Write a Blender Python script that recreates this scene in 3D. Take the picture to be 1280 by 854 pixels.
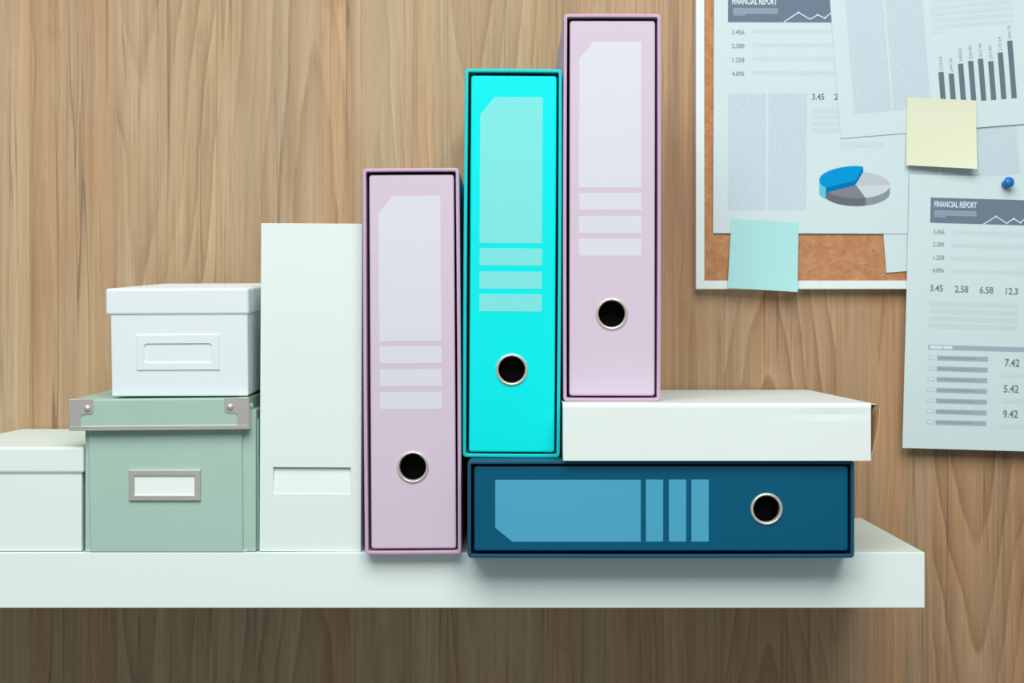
import bpy, bmesh, math, random
from mathutils import Vector, Matrix
random.seed(7)
scene = bpy.context.scene
for o in list(bpy.data.objects): bpy.data.objects.remove(o, do_unlink=True)
COL = scene.collection

# ------------------------------------------------------------------ camera
F = 2100.0            # focal length in pixels of the 1280 px wide frame
HZ = 410.0            # pixel row of the horizon
CZ = 1.45             # camera height above the floor
WALL = 1.693          # distance camera -> wall
SF = 1.432            # distance camera -> front of the shelf
SHZ = CZ - 0.1913     # height of the shelf top
cam = bpy.data.cameras.new('camera'); camo = bpy.data.objects.new('camera', cam); COL.objects.link(camo)
camo.location = (0, 0, CZ); camo.rotation_euler = (math.pi/2, 0, 0)
cam.sensor_width = 36; cam.lens = 36*F/1280; cam.shift_y = -(427-HZ)/1280
cam.clip_start = 0.05
cam.dof.use_dof = True; cam.dof.focus_distance = 1.47; cam.dof.aperture_fstop = 13
scene.camera = camo

# ------------------------------------------------------------------ light
world = bpy.data.worlds.new('room_light'); scene.world = world; world.use_nodes = True
bgn = world.node_tree.nodes['Background']
bgn.inputs[0].default_value = (0.86, 0.95, 1.0, 1); bgn.inputs[1].default_value = 0.26
def area(name, loc, target, sx, sy, power, color):
    l = bpy.data.lights.new(name, 'AREA'); l.shape = 'RECTANGLE'; l.size = sx; l.size_y = sy
    l.energy = power; l.color = color
    o = bpy.data.objects.new(name, l); COL.objects.link(o); o.location = loc
    o.rotation_euler = (Vector(target)-Vector(loc)).to_track_quat('-Z', 'Y').to_euler()
    return o
area('ceiling_lamp', (-0.10, WALL-2.05, CZ+1.75), (0.0, WALL, CZ-0.05), 2.4, 1.7, 82, (1.0, 1.0, 0.985))
scene.view_settings.view_transform = 'Standard'
scene.view_settings.look = 'None'
scene.view_settings.exposure = 0.0
scene.view_settings.gamma = 1.0
scene.view_settings.use_curve_mapping = False

# ------------------------------------------------------------------ helpers
def lin(r, g, b):
    f = lambda c: (c/12.92 if c <= 0.04045 else ((c+0.055)/1.055)**2.4)
    return (f(r/255), f(g/255), f(b/255), 1)
def PX(px, d): return (px-640)*d/F
def PZ(py, d): return CZ + (HZ-py)*d/F
def P(px, py, d): return Vector((PX(px, d), d, PZ(py, d)))

class NT:
    def __init__(s, mat):
        s.t = mat.node_tree
    def n(s, typ, **kw):
        nd = s.t.nodes.new(typ)
        for k, v in kw.items(): setattr(nd, k, v)
        return nd
    def set(s, sock, v):
        if isinstance(v, bpy.types.NodeSocket): s.t.links.new(v, sock)
        else: sock.default_value = v
    def math(s, op, a, b=0.0, clamp=False):
        nd = s.n('ShaderNodeMath', operation=op, use_clamp=clamp)
        s.set(nd.inputs[0], a); s.set(nd.inputs[1], b); return nd.outputs[0]
    def comb(s, x, y, z):
        nd = s.n('ShaderNodeCombineXYZ')
        for i, v in enumerate((x, y, z)): s.set(nd.inputs[i], v)
        return nd.outputs[0]
    def noise(s, vec, scale=1.0, detail=2.0, rough=0.5):
        nd = s.n('ShaderNodeTexNoise'); s.set(nd.inputs['Vector'], vec)
        nd.inputs['Scale'].default_value = scale; nd.inputs['Detail'].default_value = detail
        nd.inputs['Roughness'].default_value = rough; return nd.outputs['Fac']
    def ramp(s, fac, stops):
        nd = s.n('ShaderNodeValToRGB'); cr = nd.color_ramp
        while len(cr.elements) < len(stops): cr.elements.new(0.5)
        for e, (p, c) in zip(cr.elements, stops):
            e.position = p; e.color = c if len(c) == 4 else (*c, 1)
        s.set(nd.inputs[0], fac); return nd.outputs[0]
    def mix(s, fac, a, b, blend='MIX'):
        nd = s.n('ShaderNodeMix', data_type='RGBA', blend_type=blend)
        s.set(nd.inputs[0], fac); s.set(nd.inputs[6], a); s.set(nd.inputs[7], b); return nd.outputs[2]
    def attr(s, name):
        nd = s.n('ShaderNodeAttribute', attribute_type='OBJECT', attribute_name=name); return nd.outputs['Fac']

MATS = {}
def mat(name, rgb, rough=0.6, metal=0.0, spec=0.35, var=0.02, grain=0.0, gscale=300, bump=0.0, coat=0.0):
    if name in MATS: return MATS[name]
    m = bpy.data.materials.new(name); m.use_nodes = True
    b = m.node_tree.nodes['Principled BSDF']; t = NT(m)
    b.inputs['Roughness'].default_value = rough; b.inputs['Metallic'].default_value = metal
    b.inputs['Specular IOR Level'].default_value = spec
    if coat: b.inputs['Coat Weight'].default_value = coat
    c = lin(*rgb)
    co = t.n('ShaderNodeTexCoord').outputs['Object']
    nz = t.noise(co, 9, 3)
    lo = tuple(max(0, x*(1-var)) for x in c[:3])+(1,); hi = tuple(min(1, x*(1+var)) for x in c[:3])+(1,)
    colr = t.ramp(nz, [(0.3, lo), (0.7, hi)])
    if grain:
        g = t.noise(co, gscale, 2)
        colr = t.mix(t.math('MULTIPLY', t.ramp(g, [(0.45, (0,0,0)), (0.75, (1,1,1))]), grain), colr, tuple(x*0.4 for x in c[:3])+(1,))
    t.set(b.inputs['Base Color'], colr)
    if bump:
        bn = t.n('ShaderNodeBump'); bn.inputs['Strength'].default_value = bump; bn.inputs['Distance'].default_value = 0.0004
        t.set(bn.inputs['Height'], t.noise(co, gscale, 3)); t.set(b.inputs['Normal'], bn.outputs[0])
    MATS[name] = m; return m

def empty(name, loc, rot=(0,0,0)):
    o = bpy.data.objects.new(name, None); COL.objects.link(o); o.empty_display_size = 0.03
    o.location = loc; o.rotation_euler = rot; return o
def tag(o, label=None, cat=None, group=None, kind=None):
    if label: o['label'] = label
    if cat: o['category'] = cat
    if group: o['group'] = group
    if kind: o['kind'] = kind
    return o
def obj(name, bm, m, parent=None, loc=(0,0,0), rot=(0,0,0), smooth=False, label=None):
    bmesh.ops.recalc_face_normals(bm, faces=bm.faces)
    me = bpy.data.meshes.new(name); bm.to_mesh(me); bm.free()
    me.materials.append(m)
    for p in me.polygons: p.use_smooth = smooth
    o = bpy.data.objects.new(name, me); COL.objects.link(o)
    o.location = loc; o.rotation_euler = rot
    if parent: o.parent = parent
    if label: o['label'] = label
    return o
def box(bm, x0, x1, y0, y1, z0, z1, bev=0.0, seg=2):
    vs = [bm.verts.new((x, y, z)) for x in (x0, x1) for y in (y0, y1) for z in (z0, z1)]
    fs = [bm.faces.new([vs[i] for i in q]) for q in ((0,1,3,2),(4,6,7,5),(0,4,5,1),(2,3,7,6),(0,2,6,4),(1,5,7,3))]
    bmesh.ops.recalc_face_normals(bm, faces=fs)
    if bev:
        es = list({e for f in fs for e in f.edges})
        bmesh.ops.bevel(bm, geom=es, offset=bev, segments=seg, profile=0.5, affect='EDGES')
def boxbm(*a, **k):
    bm = bmesh.new(); box(bm, *a, **k); return bm
def rrect(x0, x1, z0, z1, r, seg=3, bow=(0,0,0,0), n=1):
    """loop of (x,z); bow = left,right,bottom,top outward bulge, n = subdivisions per side"""
    pts = []
    cs = [(x1-r, z0+r, -90, 'r'), (x1-r, z1-r, 0, 't'), (x0+r, z1-r, 90, 'l'), (x0+r, z0+r, 180, 'b')]
    for i, (cx, cz, a0, side) in enumerate(cs):
        for k in range(seg+1):
            a = math.radians(a0+90*k/seg); pts.append((cx+r*math.cos(a), cz+r*math.sin(a)))
        nx = cs[(i+1) % 4]; a = math.radians(nx[2])
        p0 = pts[-1]; p1 = (nx[0]+r*math.cos(a), nx[1]+r*math.sin(a))
        for k in range(1, n):
            t = k/n; q = [p0[0]+(p1[0]-p0[0])*t, p0[1]+(p1[1]-p0[1])*t]
            bw = math.sin(math.pi*t)
            if side == 'r': q[0] += bow[1]*bw
            if side == 'l': q[0] -= bow[0]*bw
            if side == 't': q[1] += bow[3]*bw
            if side == 'b': q[1] -= bow[2]*bw
            pts.append(tuple(q))
    return pts
def loft(bm, loops, cap0=False, cap1=False):
    """loops: list of lists of 3D points, same count, closed"""
    vl = [[bm.verts.new(p) for p in l] for l in loops]
    n = len(vl[0])
    for a, b in zip(vl, vl[1:]):
        for i in range(n): bm.faces.new((a[i], a[(i+1) % n], b[(i+1) % n], b[i]))
    if cap0: bm.faces.new(vl[0])
    if cap1: bm.faces.new(vl[-1])
    return vl
def lathe(profile, n=40, axis_y=True):
    """profile list of (r, y): revolve about Y"""
    bm = bmesh.new(); loops = []
    for r, y in profile:
        r = max(r, 1e-5)
        loops.append([(r*math.cos(2*math.pi*i/n), y, r*math.sin(2*math.pi*i/n)) for i in range(n)])
    loft(bm, loops); return bm
def poly_plate(outer, holes, y0, y1, bev=0.0):
    """flat plate with holes in the XZ plane, front at y0, back at y1"""
    bm = bmesh.new(); edges = []
    for loop in [outer]+holes:
        vs = [bm.verts.new((x, y0, z)) for x, z in loop]
        edges += [bm.edges.new((vs[i], vs[(i+1) % len(vs)])) for i in range(len(vs))]
    if holes: bmesh.ops.triangle_fill(bm, use_beauty=True, use_dissolve=False, edges=edges)
    else: bm.faces.new(bm.verts[:] if False else [v for v in bm.verts])
    fs = bm.faces[:]
    r = bmesh.ops.extrude_face_region(bm, geom=fs)
    bmesh.ops.translate(bm, verts=[e for e in r['geom'] if isinstance(e, bmesh.types.BMVert)], vec=(0, y1-y0, 0))
    bmesh.ops.recalc_face_normals(bm, faces=bm.faces)
    if bev:
        es = [e for e in bm.edges if abs(e.verts[0].co.y-y0) < 1e-7 and abs(e.verts[1].co.y-y0) < 1e-7 and e.calc_face_angle(0) > 0.8]
        bmesh.ops.bevel(bm, geom=es, offset=bev, segments=3, profile=0.5, affect='EDGES')
    return bm
def spine_plate(x0, x1, z0, z1, hole, y0, y1, e):
    bm = bmesh.new()
    L = lambda off, y: [(x, y, z) for x, z in rrect(x0+off, x1-off, z0+off, z1-off, 0.0024-off*0.9, 3)]
    vl = loft(bm, [L(0, y1), L(0, y0+e), L(e*0.13, y0+e*0.5), L(e*0.45, y0+e*0.15), L(e, y0)])
    hv = [bm.verts.new((x, y0, z)) for x, z in hole]; hb = [bm.verts.new((x, y1, z)) for x, z in hole]
    n = len(hv)
    for i in range(n): bm.faces.new((hv[i], hv[(i+1) % n], hb[(i+1) % n], hb[i]))
    o = vl[-1]
    es = [bm.edges.get((o[i], o[(i+1) % len(o)])) for i in range(len(o))]+[bm.edges.get((hv[i], hv[(i+1) % n])) for i in range(n)]
    bmesh.ops.triangle_fill(bm, use_beauty=False, use_dissolve=False, edges=es)
    return bm
def circle(cx, cz, r, n=40): return [(cx+r*math.cos(2*math.pi*i/n), cz+r*math.sin(2*math.pi*i/n)) for i in range(n)]
def rect(x0, x1, z0, z1): return [(x0, z0), (x1, z0), (x1, z1), (x0, z1)]

# ------------------------------------------------------------------ the setting: wall of wooden planks
WOOD_A = (198, 176, 143); WOOD_B = (183, 150, 115)
def wood_material():
    m = bpy.data.materials.new('wood_planks'); m.use_nodes = True; t = NT(m)
    b = m.node_tree.nodes['Principled BSDF']
    M = t.math
    sep = t.n('ShaderNodeSeparateXYZ'); t.set(sep.inputs[0], t.n('ShaderNodeTexCoord').outputs['Object'])
    x, z = sep.outputs[0], sep.outputs[2]
    seed = t.attr('seed'); tone = t.attr('tone'); kx = t.attr('kx'); kz = t.attr('kz'); xc = t.attr('xc'); zc = t.attr('zc'); fig = M('MULTIPLY', M('ABSOLUTE', kz), 0.14, True)
    M = t.math
    def nz(sx, sz, off, detail=2, rough=0.5):
        return t.noise(t.comb(M('MULTIPLY', x, sx), M('ADD', M('MULTIPLY', seed, 37.3), off), M('MULTIPLY', z, sz)), 1.0, detail, rough)
    G = lambda v: (v, v, v)
    def rmp(fac, lo, hi): return t.ramp(fac, [(lo, G(0)), (hi, G(1))])
    def thin(n, c0, w):            # thin wavering line where the noise crosses c0
        a_ = M('ABSOLUTE', M('SUBTRACT', n, c0)); return t.ramp(M('DIVIDE', a_, w), [(0.0, G(1)), (0.45, G(0.45)), (1.0, G(0))])
    warp = nz(7, 1.5, 0.0, 2); warp2 = nz(70, 9, 3.0, 2); warp3 = nz(22, 16, 4.0, 2)
    dx = M('ADD', M('SUBTRACT', x, xc), M('MULTIPLY', M('SUBTRACT', nz(6, 5.0, 6, 2), 0.5), 0.022))
    rad = M('SQRT', M('ADD', M('MULTIPLY', dx, dx), 0.00016))
    f = M('ADD', M('MULTIPLY', rad, kx), M('MULTIPLY', M('SUBTRACT', z, zc), kz))
    f = M('ADD', M('ADD', f, M('MULTIPLY', warp, M('ADD', 2.0, M('MULTIPLY', M('ABSOLUTE', kz), 0.12)))), M('ADD', M('MULTIPLY', warp2, 0.25), M('MULTIPLY', warp3, 0.32)))
    fr = M('FRACT', f)
    ring = t.ramp(fr, [(0.0, G(0)), (0.10, G(0)), (0.70, G(0.45)), (0.90, G(1)), (0.96, G(0.7)), (1.0, G(0))])
    pale = t.ramp(fr, [(0.0, G(1)), (0.14, G(0.35)), (0.3, G(0))])
    ringmod = rmp(nz(20, 3.0, 11, 2), 0.32, 0.62)
    b1 = rmp(nz(30, 1.1, 29, 3, 0.6), 0.30, 0.70)
    b2 = rmp(nz(55, 2.0, 41, 3, 0.6), 0.35, 0.70)
    mott = rmp(nz(16, 6, 31, 3), 0.35, 0.70)
    fibre = rmp(nz(230, 1.7, 17, 4, 0.72), 0.36, 0.64)
    fine = rmp(nz(520, 5, 19, 3, 0.7), 0.40, 0.62)
    pore = rmp(nz(800, 40, 43, 1), 0.63, 0.74)
    l1 = M('MULTIPLY', thin(nz(24, 0.55, 47, 3, 0.55), 0.52, 0.010), rmp(nz(30, 4, 53, 2), 0.36, 0.60))
    l2 = M('MULTIPLY', thin(nz(40, 0.7, 59, 3, 0.55), 0.47, 0.013), rmp(nz(40, 6, 61, 2), 0.42, 0.62))
    dusk = M('MULTIPLY', rmp(nz(70, 2.2, 67, 3, 0.6), 0.55, 0.74), rmp(nz(25, 7, 71, 2), 0.40, 0.62))
    knot = rmp(nz(30, 13, 37, 3), 0.63, 0.76)
    base = t.mix(tone, lin(*WOOD_A), lin(*WOOD_B))
    def tint(fac, k, c_, r, g, b_):      # multiply the colour so that it goes towards a darker or paler hue
        return t.mix(M('MULTIPLY', fac, k), c_, t.mix(1.0, c_, (r, g, b_, 1), 'MULTIPLY'))
    c = tint(b1, 1.0, base, 0.89, 0.94, 0.99)
    c = tint(b2, 1.0, c, 1.14, 1.16, 1.18)
    c = tint(mott, 1.0, c, 0.95, 0.89, 0.84)
    warmb = rmp(nz(20, 0.8, 83, 2), 0.38, 0.66)
    c = tint(warmb, 1.0, c, 1.03, 0.95, 0.87)
    rk = M('ADD', 0.35, M('MULTIPLY', fig, 0.42))
    c = tint(M('MULTIPLY', M('MULTIPLY', ring, rk), M('ADD', ringmod, M('MULTIPLY', fig, 0.3), True)), 0.9, c, 0.62, 0.55, 0.50)
    c = tint(M('MULTIPLY', pale, ringmod), 0.6, c, 1.13, 1.17, 1.20)
    c = tint(fibre, 1.0, c, 0.895, 0.875, 0.855)
    c = tint(fine, 1.0, c, 0.92, 0.91, 0.90)
    c = tint(pore, 0.4, c, 0.72, 0.70, 0.68)
    c = tint(l1, 0.95, c, 0.46, 0.42, 0.40)
    c = tint(l2, 0.8, c, 0.56, 0.50, 0.47)
    c = tint(dusk, 0.6, c, 0.60, 0.58, 0.58)
    c = tint(knot, 0.45, c, 0.66, 0.58, 0.54)
    t.set(b.inputs['Base Color'], c)
    b.inputs['Roughness'].default_value = 0.55; b.inputs['Specular IOR Level'].default_value = 0.25
    bn = t.n('ShaderNodeBump'); bn.inputs['Strength'].default_value = 0.12; bn.inputs['Distance'].default_value = 0.0003
    t.set(bn.inputs['Height'], fibre); t.set(b.inputs['Normal'], bn.outputs[0])
    return m
WOOD = wood_material()
ZB, ZT = 0.0, 2.6
wall = obj('wall_back', boxbm(-1.6, 1.7, WALL+0.012, WALL+0.10, ZB, ZT), mat('wall_core', (120, 92, 68)))
tag(wall, 'wall clad in vertical light brown wooden planks', kind='structure')
# seam columns (pixels) with tone, ring density, arch direction, arch centre (px x, px y)
seams = [-1210, -1080, -950, -800, -670, -530, -400, -270, -160, -62, 37, 146, 271, 437, 560, 690, 848, 905, 1045, 1131, 1166, 1290, 1420, 1540, 1680, 1820, 1960, 2100, 2250, 2400, 2560, 2700]
spec = {  # left seam: (tone, kx, kz, arch_x, arch_y)
    -62: (0.15, 150, 1, None, None), 37: (0.62, 130, 1, None, None), 146: (0.3, 58, -5.5, 180, 300), 271: (0.38, 62, 5.5, 388, 60),
    437: (0.15, 130, 3, 470, 0), 560: (0.25, 70, -6, 590, 40), 690: (0.5, 140, 1, None, None), 848: (0.7, 140, 1, None, None),
    905: (0.7, 70, 9, 962, 385), 1045: (0.85, 140, 0, None, None), 1131: (0.8, 120, 1, None, None), 1166: (0.95, 66, -9, 1222, 690)}
for i, (a, c) in enumerate(zip(seams, seams[1:])):
    xa, xb = PX(a, WALL)+0.00004, PX(c, WALL)-0.00004; xm = (xa+xb)/2
    xa, xb = max(xa, -1.6), min(xb, 1.7)
    xm = (xa+xb)/2
    tone, kx, kz, ax, ay = spec.get(a, (random.uniform(0.1, 0.7), random.uniform(80, 150), random.choice((0.5, 1, 1, 8, -8)), None, None))
    bm = boxbm(xa-xm, xb-xm, 0, 0.012, ZB-CZ, ZT-CZ, bev=0.00008, seg=1)
    o = obj('plank', bm, WOOD, wall, loc=(xm, WALL, CZ))
    o['seed'] = random.uniform(0, 20); o['tone'] = float(tone); o['kx'] = float(kx); o['kz'] = float(kz)
    o['xc'] = float(PX(ax, WALL)-xm) if ax is not None else random.uniform(-0.03, 0.03)
    o['zc'] = float(PZ(ay, WALL)-CZ) if ay is not None else 0.0

# ------------------------------------------------------------------ shelf
WHITE = mat('white_lacquer', (232, 246, 240), 0.35, spec=0.4, var=0.005)
CARD = mat('white_cardboard', (226, 240, 234), 0.7, spec=0.2, var=0.012, bump=0.05)
shx1 = PX(1156, SF); sh = empty('wall_shelf', (shx1-0.55, WALL, SHZ-0.0475))
tag(sh, 'long white floating shelf carrying all the boxes and binders', 'shelf')
obj('board', boxbm(-0.55, 0.55, SF-WALL, -0.0005, 0, 0.0474, bev=0.0007), WHITE, sh)

# ------------------------------------------------------------------ cardboard storage boxes
def sides(px0, px1, d): return PX(px0, d), PX(px1, d)
# low white box at the left edge of the frame
d = 1.433
x0, x1 = sides(-84, 104.5, d); zt = PZ(559, d); zl = PZ(591.5, d)
cx = (x0+x1)/2; b1 = empty('storage_box', (cx, d+0.13, SHZ))
tag(b1, 'plain white cardboard box cut off by the left edge, left of the green box', 'box')
w = (x1-x0)/2; h = zt-SHZ; hl = zl-SHZ
obj('body', boxbm(-w+0.002, w-0.002, -0.1278, 0.1265, 0.0003, h-0.003, bev=0.0012), CARD, b1)
obj('lid', boxbm(-w, w, -0.13, 0.128, hl, h, bev=0.002), CARD, b1)

# green box with metal fittings
GREEN = mat('sage_green_card', (170, 200, 186), 0.65, spec=0.25, var=0.02, grain=0.04, gscale=500, bump=0.08)
NICKEL = mat('brushed_nickel', (208, 206, 198), 0.40, metal=0.6, spec=0.5, var=0.04)
PAPERW = mat('white_card_insert', (236, 246, 242), 0.7, spec=0.2)
d = 1.433
x0, x1 = sides(106, 305.5, d); cx = (x0+x1)/2
g = empty('storage_box', (cx, d+0.125, SHZ))
tag(g, 'sage green storage box with metal corner brackets and a label holder', 'box')
s = d/F
def gx(px): return (px-640)*s-cx
def gz(py): return (HZ-py)*s+CZ-SHZ
yf = -0.125
obj('body', boxbm(gx(106), gx(305.5)+0.0095, yf+0.0012, 0.125, 0.0003, gz(512), bev=0.0006), GREEN, g)
obj('front_panel', poly_plate([(gx(113.8), 0.0002), (gx(303.8), 0.0002), (gx(302.4), gz(520)), (gx(110.5), gz(520))], [], yf-0.0012, yf+0.0015, bev=0.0007), GREEN, g)
obj('side_panel', boxbm(gx(305.5)+0.0094, gx(305.5)+0.0112, yf+0.008, 0.115, 0.0006, gz(525), bev=0.0004), GREEN, g)
for px in (110, 305.5):
    obj('corner_foot', boxbm(gx(px)-0.0028, gx(px)+0.0028, yf-0.0002, yf+0.004, 0.0, 0.0018, bev=0.0003), NICKEL, g)
# lid (pitched up a little towards the wall, slightly rolled)
lf = yf-0.0075
lid = obj('lid', boxbm(gx(92.7), gx(314.3), 0, 0.257, gz(536.5), gz(498), bev=0.0013), GREEN, g, loc=(0, lf, 0), rot=(0, math.radians(-0.55), 0))
lz0, lz1 = gz(536.5), gz(498); lx0, lx1 = gx(92.7), gx(314.3)
px1 = s
def bracket(mirror, side=False):
    xs = [0, 30, 30, 27.5, 16.5, 14.2, 14.2, 0]; zs = [0, 0, -16, -18.6, -19.4, -21.5, -34, -34]
    return [((x if not mirror else -x)*px1, z*px1) for x, z in zip(xs, zs)]
for mir, bx in ((False, lx0), (True, lx1)):
    pts = [(bx+(-0.0004 if not mir else 0.0004)+x, lz1+0.0004+z) for x, z in bracket(mir)]
    br = obj('corner_bracket', poly_plate(pts if not mir else pts[::-1], [], -0.0007, 0.0001, bev=0.0002), NICKEL, lid)
    sg = 1 if mir else -1
    obj('bracket_side', boxbm(min(bx, bx+sg*0.0006), max(bx, bx+sg*0.0006), -0.0006, 0.020, lz1-34*px1, lz1+0.0004, bev=0.0002), NICKEL, br)
    obj('bracket_top', boxbm(min(bx, bx-sg*0.009), max(bx, bx-sg*0.009), -0.0006, 0.008, lz1-0.0001, lz1+0.0005, bev=0.0001), NICKEL, br)
    rx = bx-sg*22.3*px1
    obj('rivet', lathe([(0.0030, 0), (0.0028, -0.0007), (0.0022, -0.0014), (0.0012, -0.0018), (0, -0.0019)], 20), NICKEL, br, loc=(rx, -0.0007, lz1-11*px1), smooth=True)
    obj('rivet', lathe([(0.0030, 0), (0.0028, -0.0007), (0.0022, -0.0014), (0.0012, -0.0018), (0, -0.0019)], 20), NICKEL, br, loc=(bx+sg*0.0006, 0.013, lz1-11*px1), rot=(0, 0, sg*math.pi/2), smooth=True)
obj('edge_strip', boxbm(lx0-0.0004, lx1+0.0004, -0.0006, 0.0002, lz0-0.0002, lz0+5.4*px1, bev=0.0003), NICKEL, lid)
obj('edge_strip', boxbm(lx1-0.0001, lx1+0.0006, -0.0005, 0.25, lz0-0.0002, lz0+5.4*px1, bev=0.0002), NICKEL, lid)
obj('edge_strip', boxbm(lx0-0.0006, lx0+0.0001, -0.0005, 0.25, lz0-0.0002, lz0+5.4*px1, bev=0.0002), NICKEL, lid)
lid.rotation_euler[0] = math.radians(1.3)
lh = obj('label_holder', poly_plate(rect(gx(162.3), gx(251.3), gz(625.6), gz(587)), [rect(gx(169), gx(244), gz(618.6), gz(594.6))], yf-0.0036, yf-0.0012, bev=0.0006), NICKEL, g)
obj('label_card', boxbm(gx(167), gx(246), yf-0.0020, yf-0.0013, gz(620), gz(593)), PAPERW, lh)

# small white box on top of the green one (pitched the same way)
d = 1.431; s = d/F
x0, x1 = sides(139, 310.5, d); cx = (x0+x1)/2
c = empty('storage_box', (cx, d, PZ(495.4, d)), (math.radians(2.6), math.radians(-0.25), math.radians(-0.6)))
tag(c, 'small white lidded box stacked on top of the green box', 'box')
def cxl(px): return (px-640)*s-cx
def czl(py): return (495.4-py)*s
CARD2 = mat('bright_white_cardboard', (229, 239, 241), 0.65, spec=0.25, var=0.012, bump=0.05)
obj('body', boxbm(cxl(139.5), cxl(310.5), 0, 0.222, 0, czl(364), bev=0.0012), CARD2, c)
obj('lid', boxbm(cxl(134), cxl(310.5)+0.0012, -0.0014, 0.2235, czl(393.6), czl(360.5), bev=0.0022, seg=3), CARD2, c)
pl = obj('label_plate', poly_plate(rect(cxl(171.5), cxl(275.5), czl(462.5), czl(418.5)), [rrect(cxl(181), cxl(266), czl(453.5), czl(429.5), 0.0028, 4)], -0.0011, 0.0001, bev=0.0004), CARD2, c)

# ------------------------------------------------------------------ upright white magazine file
d = 1.435; s = d/F
fw = 63.3*s; fh = 410.5*s
mf = empty('magazine_file', (PX(387.6, d), d, SHZ), (0, math.radians(0.28), 0))
tag(mf, 'tall plain white magazine file standing beside the shorter lilac binder', 'file holder')
rz0, rz1 = (690-617.5)*s, (690-584.5)*s; rx0, rx1 = (342-388.5)*s, (438.6-388.5)*s
obj('spine', poly_plate(rect(-fw, fw, 0.0002, fh), [rect(rx0, rx1, rz0, rz1)], 0, 0.0022, bev=0.0004), CARD, mf)
bm = bmesh.new(); vs = [bm.verts.new(p) for p in ((rx0-0.002, 0.0036, rz1+0.002), (rx1+0.002, 0.0036, rz1+0.002), (rx1+0.002, 0.0006, rz0-0.0005), (rx0-0.002, 0.0006, rz0-0.0005))]
f0 = bm.faces.new(vs); r = bmesh.ops.extrude_face_region(bm, geom=[f0]); bmesh.ops.translate(bm, verts=[v for v in r['geom'] if isinstance(v, bmesh.types.BMVert)], vec=(0, 0.0008, 0))
obj('label_recess', bm, CARD, mf)
for sx in (-1, 1):
    prof = [(0.002, 0.0003), (0.245, 0.0003), (0.245, 0.12), (0.12, fh-0.001), (0.002, fh-0.001)]
    bm = bmesh.new(); a = [bm.verts.new((sx*fw, y, z)) for y, z in prof]; bb = [bm.verts.new((sx*(fw-0.002), y, z)) for y, z in prof]
    bm.faces.new(a); bm.faces.new(bb)
    for i in range(5): bm.faces.new((a[i], a[(i+1) % 5], bb[(i+1) % 5], bb[i]))
    obj('side_panel', bm, CARD, mf)
obj('back_panel', boxbm(-fw+0.002, fw-0.002, 0.243, 0.245, 0.0003, 0.12), CARD, mf)
obj('bottom_panel', boxbm(-fw+0.002, fw-0.002, 0.002, 0.243, 0.0003, 0.0023), CARD, mf)

# ------------------------------------------------------------------ lever arch binders in slipcases
BLACK = mat('hole_shade_black', (8, 9, 10), 0.5, spec=0.1)  # shade inside the finger holes, painted as near-black colour
RING = mat('polished_ring', (228, 223, 210), 0.3, metal=0.55, var=0.03)
INSIDE = mat('dark_case_lining', (26, 24, 28), 0.9, spec=0.05)
def binder(label, loc, rot, W, H, D, case_rgb, spine_rgb, print_rgb, bow=0.0004, gap=0.0021, key='x'):
    t = 0.0029
    root = empty('lever_arch_binder', loc, rot)
    tag(root, label, 'binder')
    cm = mat(key+'_case', case_rgb, 0.5, spec=0.3, var=0.02, bump=0.06)
    sm = mat(key+'_spine', spine_rgb, 0.5, spec=0.16, var=0.02, bump=0.05)
    pm = mat(key+'_label_print', print_rgb, 0.55, spec=0.25, var=0.012)
    sc = H/483.0
    hw = W/2
    # slipcase
    def L(off, r, y):
        return [(x, y, z) for x, z in rrect(-hw+off, hw-off, off, H-off, r, 3, (bow, bow, bow*0.3, bow*0.4), 8)]
    bm = bmesh.new()
    e = 0.0009
    loft(bm, [L(0, 0.003, D), L(0, 0.003, e), L(e*0.3, 0.0028, e*0.3), L(e, 0.0025, 0), L(t-e*0.6, 0.0014, 0), L(t-e*0.15, 0.0012, e*0.25), L(t, 0.001, e)], cap0=True)
    obj('slipcase', bm, cm, root)
    bm = bmesh.new(); loft(bm, [L(t, 0.001, e), L(t, 0.001, D-0.002)], cap1=True)
    lining = obj('lining', bm, INSIDE if False else cm, root)
    # inner spine panel, covers
    rec = 0.0030
    sx0, sx1 = -hw+t+gap*1.05, hw-t-gap*0.75
    sz0, sz1 = t+gap*0.7, H-t-gap*1.1
    rz = 109*sc; rr = 17*sc
    sp = obj('spine', spine_plate(sx0, sx1, sz0, sz1, circle(0, rz, rr, 44), rec, rec+0.0035, 0.0018), sm, root)
    for sx, xa in ((-1, sx0+0.0003), (1, sx1-0.0028)):
        obj('cover', boxbm(xa, xa+0.0025, rec+0.0036, D-0.006, sz0+0.0005, sz1-0.0005), sm, root)
    y0 = rec-0.00012
    z1, z0 = 448.5*sc, 266.5*sc; xa, xb = -41*sc, 36.5*sc
    obj('label_field', poly_plate([(xa, z0), (xb, z0), (xb, z1), (xa+17.5*sc, z1), (xa, z1-21.5*sc)], [], y0, rec+0.0001), pm, root)
    for q in (238.5, 209.7, 181.5):
        obj('label_strip', poly_plate(rect(xa+0.2*sc, xb+0.3*sc, q*sc, (q+21.5)*sc), [], y0, rec+0.0001), pm, root)
    R = 20.3*sc
    ring = obj('finger_ring', lathe([(R, rec), (R*0.985, rec-0.0009), (R*0.93, rec-0.0016), (R*0.88, rec-0.0017), (R*0.835, rec-0.0011), (R*0.81, rec+0.0002), (R*0.80, rec+0.0040)], 48), RING, root, loc=(0, 0, rz), smooth=True)
    obj('finger_hole', lathe([(R*0.81, rec+0.0036), (R*0.80, rec+0.020), (0.0, rec+0.020)], 40), BLACK, root, loc=(0, 0, rz), smooth=False)  # black cup stands in for the dark, closed inside of the binder
    return root
LIL = dict(case_rgb=(202, 172, 198), spine_rgb=(213, 197, 214), print_rgb=(219, 219, 228), key='lilac')
d = 1.417
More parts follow.
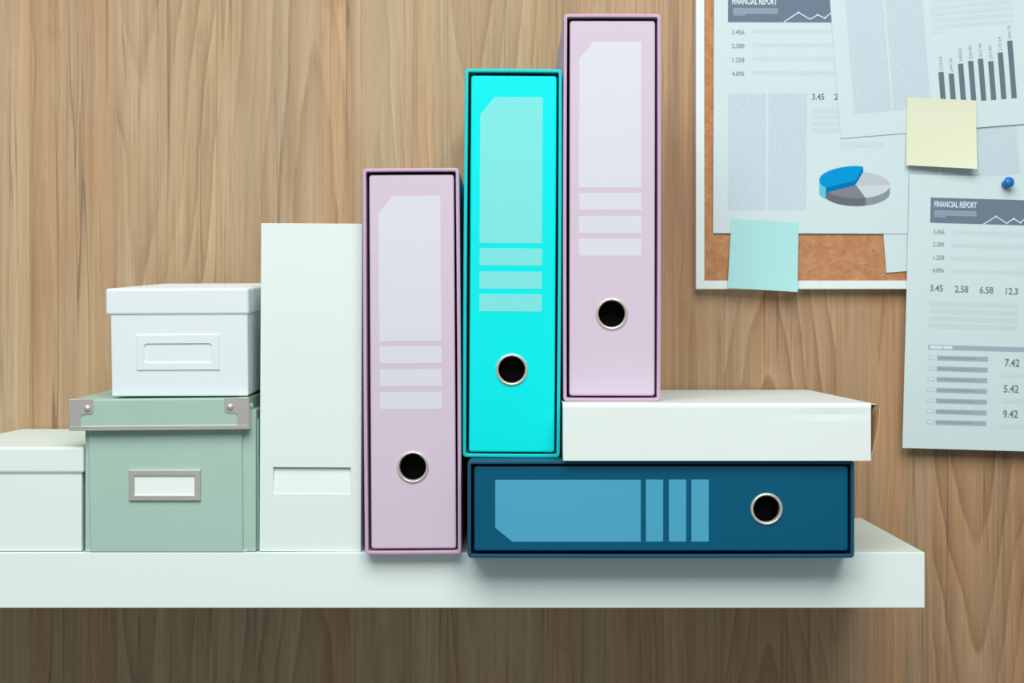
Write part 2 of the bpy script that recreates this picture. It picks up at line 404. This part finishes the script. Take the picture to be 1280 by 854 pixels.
binder('lilac binder standing directly on the shelf, between the white magazine file and the turquoise binder',
       (PX(516.4, d), d, SHZ+0.0002), (0, math.radians(-0.34), 0), 120.6*d/F, 483*d/F, 0.272, **LIL)
dB = 1.395; WB = 121.6*dB/F
binder('dark blue binder lying on its side flat on the shelf',
       (PX(1068, dB), dB, SHZ+0.0002+WB/2), (0, -math.pi/2, 0), WB, 483.5*dB/F, 0.29, (8, 78, 106), (0, 88, 118), (76, 166, 198), bow=0.0002, key='blue')
ZBL = SHZ+0.0004+WB
d = 1.425
binder('bright turquoise binder standing on the dark blue binder',
       (PX(639.0, d), d, ZBL+0.0002), (0, math.radians(0.36), 0), 121.6*d/F, 486*d/F, 0.262, (22, 208, 210), (0, 234, 233), (126, 227, 223), key='turquoise', bow=0.0004)

# ------------------------------------------------------------------ flat white carton lying on the blue binder
d = 1.39; s = d/F
cw = (1088.6-704)*s; ch = PZ(504.0, d)-ZBL-0.0002; cd = 0.298
ct = empty('carton', (PX(704, d), d, ZBL+0.0002))
tag(ct, 'flat white carton with an open kraft flap, lying on the dark blue binder', 'carton')
KRAFT = mat('kraft_inside', (206, 164, 122), 0.8, spec=0.1, var=0.05, grain=0.1, gscale=250)
tk = 0.0015
WC = mat('glossy_white_carton', (232, 243, 238), 0.4, spec=0.4, var=0.01)
def wavy_front():
    bm = bmesh.new(); nx, nzv = 24, 8; g_ = []
    for j in range(nzv+1):
        row = []
        for i in range(nx+1):
            u, v = i/nx, j/nzv
            y = 0.0
            
            y += 0.0005*math.exp(-((v-0.88)/0.06)**2)*math.exp(-((u-0.88)/0.12)**2)
            row.append(bm.verts.new((u*cw, y, v*(ch-0.0039))))
        g_.append(row)
    for j in range(nzv):
        for i in range(nx): bm.faces.new((g_[j][i], g_[j][i+1], g_[j+1][i+1], g_[j+1][i]))
    r = bmesh.ops.extrude_face_region(bm, geom=bm.faces[:])
    bmesh.ops.translate(bm, verts=[v for v in r['geom'] if isinstance(v, bmesh.types.BMVert)], vec=(0, tk, 0))
    return bm
obj('front_panel', wavy_front(), WC, ct, smooth=False)
# lid: a sheet with rounded front fold
bm = bmesh.new(); prof = [(0.0, ch-0.004), (0.0002, ch-0.0022), (0.0009, ch-0.0009), (0.0022, ch-0.0002), (0.004, ch), (cd*0.5, ch), (cd, ch)]
def sheet(bm, prof, xa, xb, th):
    a = [bm.verts.new((xa, y, z)) for y, z in prof]; b_ = [bm.verts.new((xb, y, z)) for y, z in prof]
    for i in range(len(prof)-1): bm.faces.new((a[i], b_[i], b_[i+1], a[i+1]))
sheet(bm, prof, -0.0002, cw+0.0002, tk)
r = bmesh.ops.extrude_face_region(bm, geom=bm.faces[:]); bmesh.ops.translate(bm, verts=[v for v in r['geom'] if isinstance(v, bmesh.types.BMVert)], vec=(0, 0.001, -0.0012))
obj('lid', bm, WC, ct, smooth=False)
obj('bottom_panel', boxbm(0.0005, cw-0.0005, tk, cd, 0, tk), WC, ct)
obj('back_panel', boxbm(0.0005, cw-0.0005, cd-tk, cd, tk, ch-0.0013), WC, ct)
obj('side_panel', boxbm(0.0003, 0.0003+tk, 0.003, cd-tk, tk, ch-0.0015), WC, ct)
obj('side_panel', boxbm(cw-0.0045, cw-0.0045+tk, 0.060, cd-tk, tk, ch-0.0015), KRAFT, ct)
def flap():
    bm = bmesh.new(); n = 14; rows = []
    for yy in (0.0035, 0.020, 0.060):
        row = []
        for i in range(n+1):
            v = i/n
            x = cw+0.0006-yy*0.16*(1-v)**0.5+0.0082*math.sin(v*math.pi/2)**0.7*(1.0, 0.55, 0.2)[(0.0035, 0.020, 0.060).index(yy)]
            row.append(bm.verts.new((x, yy, 0.0015+v*(ch-0.0032))))
        rows.append(row)
    for q in range(2):
        for i in range(n): bm.faces.new((rows[q][i], rows[q][i+1], rows[q+1][i+1], rows[q+1][i]))
    r = bmesh.ops.extrude_face_region(bm, geom=bm.faces[:]); bmesh.ops.translate(bm, verts=[v for v in r['geom'] if isinstance(v, bmesh.types.BMVert)], vec=(-0.0009, 0, 0))
    return bm
obj('side_flap', flap(), KRAFT, ct, label='brown kraft flap bulging out at the right end')
bm = bmesh.new(); vs = [bm.verts.new(p) for p in ((cw-0.001, 0.012, ch-0.0008), (cw+0.0062, 0.010, ch-0.0012), (cw+0.002, 0.03, ch-0.0008), (cw-0.001, 0.03, ch-0.0008))]
f0 = bm.faces.new(vs); r = bmesh.ops.extrude_face_region(bm, geom=[f0]); bmesh.ops.translate(bm, verts=[v for v in r['geom'] if isinstance(v, bmesh.types.BMVert)], vec=(0, 0, -0.0006))
obj('lid_tab', bm, WC, ct)
ZC = ZBL+0.0002+ch
d = 1.42
binder('lilac binder standing on top of the flat white carton, reaching highest of all',
       (PX(764.8, d), d, ZC+0.0002), (0, math.radians(0.08), 0), 121.4*d/F, 484.5*d/F, 0.265, **LIL)

# ------------------------------------------------------------------ cork board
DB = 1.680
fx0, fz0 = PX(870, DB), PZ(361.5, DB); BWd, BHt = 0.62, 0.46
s = DB/F; fr = 10.6*s
cb = empty('cork_board', (fx0+BWd/2, WALL-0.0004, fz0)); tag(cb, 'cork pin board in a thin white frame on the wooden wall', 'pin board')
def cork_material():
    m = bpy.data.materials.new('cork'); m.use_nodes = True; t = NT(m); b = m.node_tree.nodes['Principled BSDF']
    co = t.n('ShaderNodeTexCoord').outputs['Object']
    n1 = t.noise(co, 140, 4, 0.6); n2 = t.noise(co, 420, 2); n3 = t.noise(co, 16, 2)
    c_ = t.ramp(n1, [(0.3, lin(176, 124, 86)), (0.5, lin(188, 137, 97)), (0.7, lin(202, 153, 113))])
    c_ = t.mix(t.math('MULTIPLY', t.ramp(n2, [(0.62, (0,)*3), (0.72, (1,)*3)]), 0.55), c_, lin(128, 84, 56))
    c_ = t.mix(t.math('MULTIPLY', n3, 0.25), c_, lin(186, 128, 88))
    t.set(b.inputs['Base Color'], c_); b.inputs['Roughness'].default_value = 0.9; b.inputs['Specular IOR Level'].default_value = 0.1
    bn = t.n('ShaderNodeBump'); bn.inputs['Strength'].default_value = 0.3; bn.inputs['Distance'].default_value = 0.0006
    t.set(bn.inputs['Height'], n1); t.set(b.inputs['Normal'], bn.outputs[0]); return m
FRM = mat('white_frame', (226, 240, 236), 0.5, spec=0.3)
dep = WALL-0.0004-DB
obj('cork_panel', boxbm(-BWd/2+fr*0.5, BWd/2-fr*0.5, -dep+0.0022, 0, fr*0.5, BHt-fr*0.5), cork_material(), cb)
hx = BWd/2
rails = [[(-hx, 0), (hx, 0), (hx-fr, fr), (-hx+fr, fr)], [(-hx, BHt), (-hx+fr, BHt-fr), (hx-fr, BHt-fr), (hx, BHt)],
         [(-hx, 0), (-hx+fr, fr), (-hx+fr, BHt-fr), (-hx, BHt)], [(hx, 0), (hx, BHt), (hx-fr, BHt-fr), (hx-fr, fr)]]
for q in rails: obj('frame_rail', poly_plate(q, [], -dep, 0, bev=0.0005), FRM, cb)

# ------------------------------------------------------------------ paper sheets with print
PAPER = mat('office_paper', (208, 227, 227), 0.75, spec=0.15, var=0.008)
INK = {'band': mat('slate_ink', (110, 128, 144), 0.8, spec=0.1), 'text': mat('grey_ink', (140, 156, 160), 0.8, spec=0.1),
       'dark': mat('dark_grey_ink', (104, 122, 132), 0.8, spec=0.1), 'mid': mat('mid_grey_ink', (163, 181, 189), 0.8, spec=0.1),
       'num': mat('number_ink', (118, 134, 136), 0.8, spec=0.1),
       'faint': mat('faint_ink', (203, 221, 222), 0.8, spec=0.1), 'light': mat('white_ink', (222, 236, 240), 0.8, spec=0.1),
       'soft': mat('soft_slate_ink', (146, 165, 180), 0.8, spec=0.1), 'cyan': mat('cyan_ink', (186, 216, 222), 0.8, spec=0.1)}
def halftone_material():
    m = bpy.data.materials.new('tiny_text_print'); m.use_nodes = True; t = NT(m); b = m.node_tree.nodes['Principled BSDF']
    sep = t.n('ShaderNodeSeparateXYZ'); t.set(sep.inputs[0], t.n('ShaderNodeTexCoord').outputs['Object'])
    x, z = sep.outputs[0], sep.outputs[2]
    n1 = t.noise(t.comb(t.math('MULTIPLY', x, 700), 0.0, t.math('MULTIPLY', z, 900)), 1, 1)
    lines = t.math('SINE', t.math('MULTIPLY', z, 5200))
    f_ = t.math('ADD', t.math('MULTIPLY', n1, 0.9), t.math('MULTIPLY', lines, 0.10))
    c_ = t.ramp(f_, [(0.3, lin(186, 205, 213)), (0.7, lin(214, 230, 234))])
    t.set(b.inputs['Base Color'], c_); b.inputs['Roughness'].default_value = 0.8; b.inputs['Specular IOR Level'].default_value = 0.1
    return m
HALF = halftone_material()
def text_bm(body):
    cu = bpy.data.curves.new('t', 'FONT'); cu.body = body; cu.resolution_u = 3; cu.size = 1; cu.offset = 0.022
    o = bpy.data.objects.new('t', cu); COL.objects.link(o); bpy.context.view_layer.update()
    dg = bpy.context.evaluated_depsgraph_get(); me = bpy.data.meshes.new_from_object(o.evaluated_get(dg))
    bm = bmesh.new(); bm.from_mesh(me); bpy.data.meshes.remove(me)
    bpy.data.objects.remove(o, do_unlink=True); bpy.data.curves.remove(cu); return bm
class Sheet:
    def __init__(s, label, anchor, d, rot, w, h, corner, tilt=0.0, group=None):
        """anchor px; corner 'tl' or 'bl'; rot degrees counter-clockwise as seen from the front"""
        s.d = d; s.k = d/F; s.a = anchor; s.rot = math.radians(rot)
        s.root = empty('printed_sheet', P(anchor[0], anchor[1], d), (math.radians(tilt), -s.rot, 0))
        tag(s.root, label, 'paper')
        z0, z1 = (-h*s.k, 0) if corner == 'tl' else (0, h*s.k)
        obj('sheet', boxbm(0, w*s.k, 0, 0.00018, z0, z1), PAPER, s.root)
    def L(s, px, py):
        dx, dz = (px-s.a[0])*s.k, (s.a[1]-py)*s.k
        c_, n_ = math.cos(s.rot), math.sin(s.rot)
        return dx*c_+dz*n_, -dx*n_+dz*c_
    def quads(s, name, ink, items, layer=1, m=None):
        """items (px,py,w,h): top-left pixel, size along the sheet's own axes"""
        bm = bmesh.new(); y = -0.00008*layer
        for px, py, w, h in items:
            x, z = s.L(px, py)
            bm.faces.new([bm.verts.new(p) for p in ((x, y, z-h*s.k), (x+w*s.k, y, z-h*s.k), (x+w*s.k, y, z), (x, y, z))])
        return obj(name, bm, m or INK[ink], s.root)
    def text(s, name, ink, items, layer=1, bold=0.0, vertical=False):
        out = bmesh.new()
        for body, px, py, w, h in items:
            b = text_bm(body)
            xs = [v.co.x for v in b.verts]; ys = [v.co.y for v in b.verts]
            x0_, y0_ = min(xs), min(ys); X, Y = max(xs)-x0_, max(ys)-y0_
            x, z = s.L(px, py)
            tmp = {}
            for v in b.verts:
                u, q = (v.co.x-x0_)/X, (v.co.y-y0_)/Y
                if vertical: u, q = 1-q, u
                tmp[v] = out.verts.new((x+u*w*s.k, -0.00008*layer, z-(1-q)*h*s.k))
            for f_ in b.faces: out.faces.new([tmp[v] for v in f_.verts])
            b.free()
        return obj(name, out, INK[ink], s.root)
    def line(s, name, ink, pts, width, layer=2, markers=()):
        bm = bmesh.new(); y = -0.00008*layer
        L = [Vector(s.L(*p)) for p in pts]
        for i, (a, b_) in enumerate(zip(L, L[1:])):
            dr = (b_-a).normalized(); n = Vector((-dr.y, dr.x))*width*s.k/2
            ex = dr*width*s.k*0.3
            bm.faces.new([bm.verts.new((q.x, y-1e-6*i, q.y)) for q in (a-ex-n, b_+ex-n, b_+ex+n, a-ex+n)])
        for i in markers:
            bm.faces.new([bm.verts.new((L[i].x+1.3*s.k*math.cos(t_), y-2e-5, L[i].y+1.3*s.k*math.sin(t_))) for t_ in [k*math.pi/5 for k in range(10)]])
        return obj(name, bm, INK[ink], s.root)
    def poly(s, name, m, pts, layer=1, parent=None):
        bm = bmesh.new(); bm.faces.new([bm.verts.new((x, -0.00008*layer, z)) for x, z in (s.L(*p) for p in pts)])
        return obj(name, bm, m, parent or s.root)

# tilted sheet at the back (only corners show)
p4 = Sheet('tilted white sheet mostly hidden, its corner overlapping the bare cork at the bottom', (1108, 341), DB+0.0009, 4.4, 262, 345, 'bl')
p4.quads('text_column', None, [(1122, 165, 47, 58), (1172.5, 161, 47, 62), (1222.8, 157.5, 47.6, 64)], 1, HALF)
p4.quads('text_lines', 'faint', [(1129.5, 288, 60, 17)])
# left report with the pie chart
p1 = Sheet('financial report sheet with the blue and grey pie chart, leftmost on the cork board', (892.6, -53.5), DB+0.0002, -0.2, 243.5, 345, 'tl')
p1.quads('header_band', 'band', [(910, -5.5, 208, 33.3)])
p1.text('title_text', 'light', [('FINANCIAL REPORT', 915.2, -3, 56.3, 8.6)], 2)
p1.quads('subtitle_text', 'soft', [(916.2, 10.2, 56.4, 3.3), (916.2, 13.9, 56.4, 3.3), (916.2, 17.7, 15, 1.8)], 2)
p1.line('trend_line', 'light', [(980, 27.4), (998, 15.6), (1012.5, 24.2), (1022, 18.6), (1031, 22.6), (1042, 13.5)], 1.2, 3, (1, 3, 4))
p1.text('row_numbers', 'text', [('3.456', 914.8, 37.2, 15.8, 6), ('2.589', 914.8, 54.6, 15.8, 6), ('1.258', 915.6, 72, 15, 6), ('4.896', 915, 89.2, 15.6, 6)])
p1.quads('text_lines', 'faint', [(940, y, 170, h) for y0_ in (36.3, 53.6, 70.8, 88.5) for y, h in ((y0_, 2.4), (y0_+3, 2.0))])
p1.quads('text_column', None, [(910, 117, 47.8, 145.5), (960.6, 117, 47.8, 145.5)], 1, HALF)
p1.text('figures', 'num', [('3.45', 1015, 117, 15.4, 8), ('2.58', 1042.8, 117, 16, 8)])
p1.quads('paragraph_lines', 'faint', [(1015, 135+k*8.3, 44, 5.6) for k in range(4)])
p1.quads('chart_heading', 'faint', [(1051, 177.3, 55, 7.5)])
def E(cx, cy, rx, ry, a0, a1, n=24): return [(cx+rx*math.cos(math.radians(a0+(a1-a0)*i/n)), cy-ry*math.sin(math.radians(a0+(a1-a0)*i/n))) for i in range(n+1)]
def pi_(x, y): return (1000+x/4.571, 120+y/4.571)
def pim(l): return [pi_(*q) for q in l]
m_bl = mat('pie_blue', (0, 152, 214), 0.8, spec=0.1); m_bs = mat('pie_blue_edge', (0, 118, 180), 0.8, spec=0.1); m_bo = mat('pie_cyan_edge', (98, 196, 224), 0.8, spec=0.1)
m_g1 = mat('pie_dark_grey', (128, 134, 142), 0.8, spec=0.1); m_g2 = mat('pie_dark_edge', (104, 112, 118), 0.8, spec=0.1)
m_g3 = mat('pie_light_grey', (190, 200, 208), 0.8, spec=0.1); m_g4 = mat('pie_pale_grey', (204, 214, 221), 0.8, spec=0.1); m_g5 = mat('pie_grey_edge', (140, 150, 154), 0.8, spec=0.1)
C0 = (322, 510); RX, RY = 192, 76
def rim(a0, a1, th): top = E(*C0, RX, RY, a0, a1); return top+[(x, y+th) for x, y in top[::-1]]
pie = p1.poly('pie_chart', m_g5, pim(rim(0, -74, 44)), 1)
for nm, m_, pts, ly in (
    ('pie_edge', m_g2, rim(-74, -157, 44), 1),
    ('pie_slice', m_g1, [C0]+E(*C0, RX, RY, -74, -157), 2),
    ('pie_slice', m_g4, [C0]+E(*C0, RX, RY, -74, -3), 2),
    ('pie_slice', m_g3, [C0]+E(*C0, RX, RY, 2, 80), 2),
    ('pie_slice_edge', m_bo, [(110, 474), (113, 495), (124, 510), (147, 524), (147, 590), (124, 577), (110, 562)], 3),
    ('pie_slice_edge', m_bs, [(147, 522), (318, 482), (360, 402), (361, 434), (316, 510), (147, 553)], 3),
    ('pie_slice', m_bl, [(147, 524), (318, 484), (361, 404), (330, 400), (285, 401), (240, 407), (200, 416), (165, 428), (138, 442), (118, 457), (110, 474), (113, 495), (126, 512)], 4)):
    o = p1.poly(nm, m_, pim(pts), ly, pie)
# tilted sheet with the bar chart
p2 = Sheet('tilted sheet with the dark bar chart, at the top right of the cork board', (1051, 173), DB-0.0006, 4.5, 262, 345, 'bl')
def col(px, py, w, h): return (px+h*math.sin(math.radians(-4.5)), py-h*math.cos(math.radians(4.5)), w, h)
p2.quads('text_column', None, [col(1067.8, 142.2, 47, 170), col(1117.2, 138.4, 46.8, 170)], 1, HALF)
p2.quads('text_lines', 'faint', [(1162.2+k*0.65, 7+k*8.1, 103, 5.4) for k in range(-2, 4)]+[(1164.5, 39.4, 17, 3)])
zb = p2.L(1226.5, 126.2)[1]
bars = []
for px, py in ((1172.9, 90.2), (1185.6, 92.2), (1197.3, 79.9), (1209.9, 76.4), (1222.2, 73.6), (1235, 76.8), (1246.9, 65.8), (1258.8, 51.1)):
    bars.append((px, py, 6.7, (p2.L(px, py)[1]-zb)/p2.k))
for q in bars: p2.quads('chart_bar', 'dark', [q])
for (px, py, w_, h_), tx in zip(bars, ('253.60', '244.30', '248.60', '250.80', '267.40', '257.80', '310.24', '390.70')):
    p2.text('bar_value', 'mid', [(tx, px+0.2, py-19.5, 4.2, 17.5)], 1, vertical=True)
# hanging report with the push pin
p3 = Sheet('financial report sheet hanging below the cork board from a blue push pin', (1137, 218), DB-0.0013, -1.6, 262, 342, 'tl', tilt=-0.4)
p3.quads('header_band', 'band', [(1163.4, 247, 200, 31.6)])
p3.text('title_text', 'light', [('FINANCIAL REPORT', 1168, 251.3, 53, 7.6)], 2)
p3.quads('subtitle_text', 'soft', [(1167.6, 262.8, 53, 3), (1167.5, 266.3, 53, 3), (1167.4, 269.8, 15, 1.7)], 2)
p3.line('trend_line', 'light', [(1228.1, 281.0), (1245.1, 270.7), (1258, 279.4), (1266.9, 273.5), (1275.2, 278.4), (1284, 271.0)], 1.2, 3, (1, 3, 4))
p3.text('row_numbers', 'text', [('3.456', 1166.4, 287, 14.2, 5.8), ('2.589', 1166.0, 302.8, 14.2, 5.8), ('1.258', 1166.6, 319, 13.6, 5.8), ('4.896', 1165.4, 335, 14.2, 5.8)])
p3.quads('text_lines', 'faint', [(1189-k*0.3, y0_+o_, 150, 2.2) for k, y0_ in enumerate((288, 304.2, 320.2, 336.3)) for o_ in (0, 2.9)])
p3.text('figures', 'num', [('3.45', 1162.3, 355.8, 16.4, 8.6), ('2.58', 1193.3, 357, 17, 8.8), ('6.58', 1224.4, 358.2, 17, 8.8), ('12.3', 1257, 359.6, 15.4, 8.8)])
p3.quads('paragraph_lines', 'faint', [(1161.4-k*0.3, 376.2+k*9.2+o_, 111.5, 2.9) for k in range(4) for o_ in (0, 3.3)])
p3.quads('table_heading', 'mid', [(1160, 431, 170, 6)])
p3.quads('table_heading_text', 'light', [(1162, 432.2, 16, 3.6), (1179, 432.6, 11, 3.6)], 2)
p3.quads('table_box', 'cyan', [(1159.5-k*0.36, 444.2+k*13.35, 9.2, 6) for k in range(7)])
p3.quads('table_box_text', 'light', [(1161.3-k*0.36, 446.1+k*13.35, 5.6, 2.2) for k in range(7)], 2)
for k in range(7): p3.quads('table_row', 'mid', [(1171-k*0.36, 444.5+k*13.4, 63.6, 6.1)])
p3.quads('row_text', 'soft', [(1173-k*0.36, 446.8+k*13.4, 46, 1.4) for k in range(7)], 2)
p3.text('figures', 'num', [('7.42', 1255.6, 448.6, 18.6, 10), ('5.42', 1254.2, 481, 18.8, 10), ('9.42', 1253.2, 512.4, 18.8, 10)])
p3.quads('figure_underlines', 'faint', [(1252.2, 466.2, 70, 6), (1251.2, 498, 70, 6), (1250.4, 529.6, 70, 6)])

# ------------------------------------------------------------------ sticky notes, push pin
def sticky(label, corners, d, rgb, key, lift=0.006, curl=0.0):
    tl, tr, br, bl = [P(*c_, d) for c_ in corners]
    root_loc = (bl+br)/2
    bm = bmesh.new(); n = 12; rows = []
    for j in range(n+1):
        v = j/n; row = []
        for i in range(n+1):
            u = i/n; p = (tl*(1-u)+tr*u)*(1-v)+(bl*(1-u)+br*u)*v
            row.append(bm.verts.new(p-root_loc+Vector((0, -lift*v*v*(1+curl*(u-0.5)), 0))))
        rows.append(row)
    for j in range(n):
        for i in range(n): bm.faces.new((rows[j][i], rows[j][i+1], rows[j+1][i+1], rows[j+1][i]))
    r = bmesh.ops.extrude_face_region(bm, geom=bm.faces[:])
    bmesh.ops.translate(bm, verts=[v for v in r['geom'] if isinstance(v, bmesh.types.BMVert)], vec=(0, 0.00015, 0))
    o = obj('sticky_note', bm, mat(key, rgb, 0.75, spec=0.15, var=0.015), None, loc=root_loc, smooth=False)
    return tag(o, label, 'sticky note')
sticky('pale aqua sticky note hanging over the lower edge of the cork board frame', [(914.4, 273.8), (998.4, 279.0), (996, 365.2), (909.3, 360)], DB-0.0006, (172, 226, 224), 'aqua_note', 0.004, 0.8)
sticky('pale yellow sticky note stuck below the bar chart', [(1134, 121.8), (1221, 125.6), (1218.4, 212.4), (1132, 207)], DB-0.0020, (224, 229, 200), 'yellow_note', 0.007, 0.9)
PIN = mat('blue_plastic_pin', (0, 112, 196), 0.35, spec=0.5)
pp = P(1256.5, 231, DB-0.0014)
pin = empty('push_pin', pp, (math.radians(-14), 0, math.radians(10))); pin.scale = (1.3, 1.2, 1.3)
tag(pin, 'round blue push pin holding the hanging report sheet', 'push pin')
obj('head', lathe([(0.0, 0.0), (0.0031, 0.0), (0.0034, -0.0008), (0.0030, -0.0022), (0.0028, -0.0042), (0.0034, -0.0056), (0.0040, -0.0066), (0.0040, -0.0078), (0.0034, -0.0090), (0.0018, -0.0097), (0.0, -0.0099)], 28), PIN, pin, smooth=True)
obj('needle', lathe([(0.0004, 0.0), (0.0004, 0.006), (0.0, 0.008)], 8), NICKEL, pin)
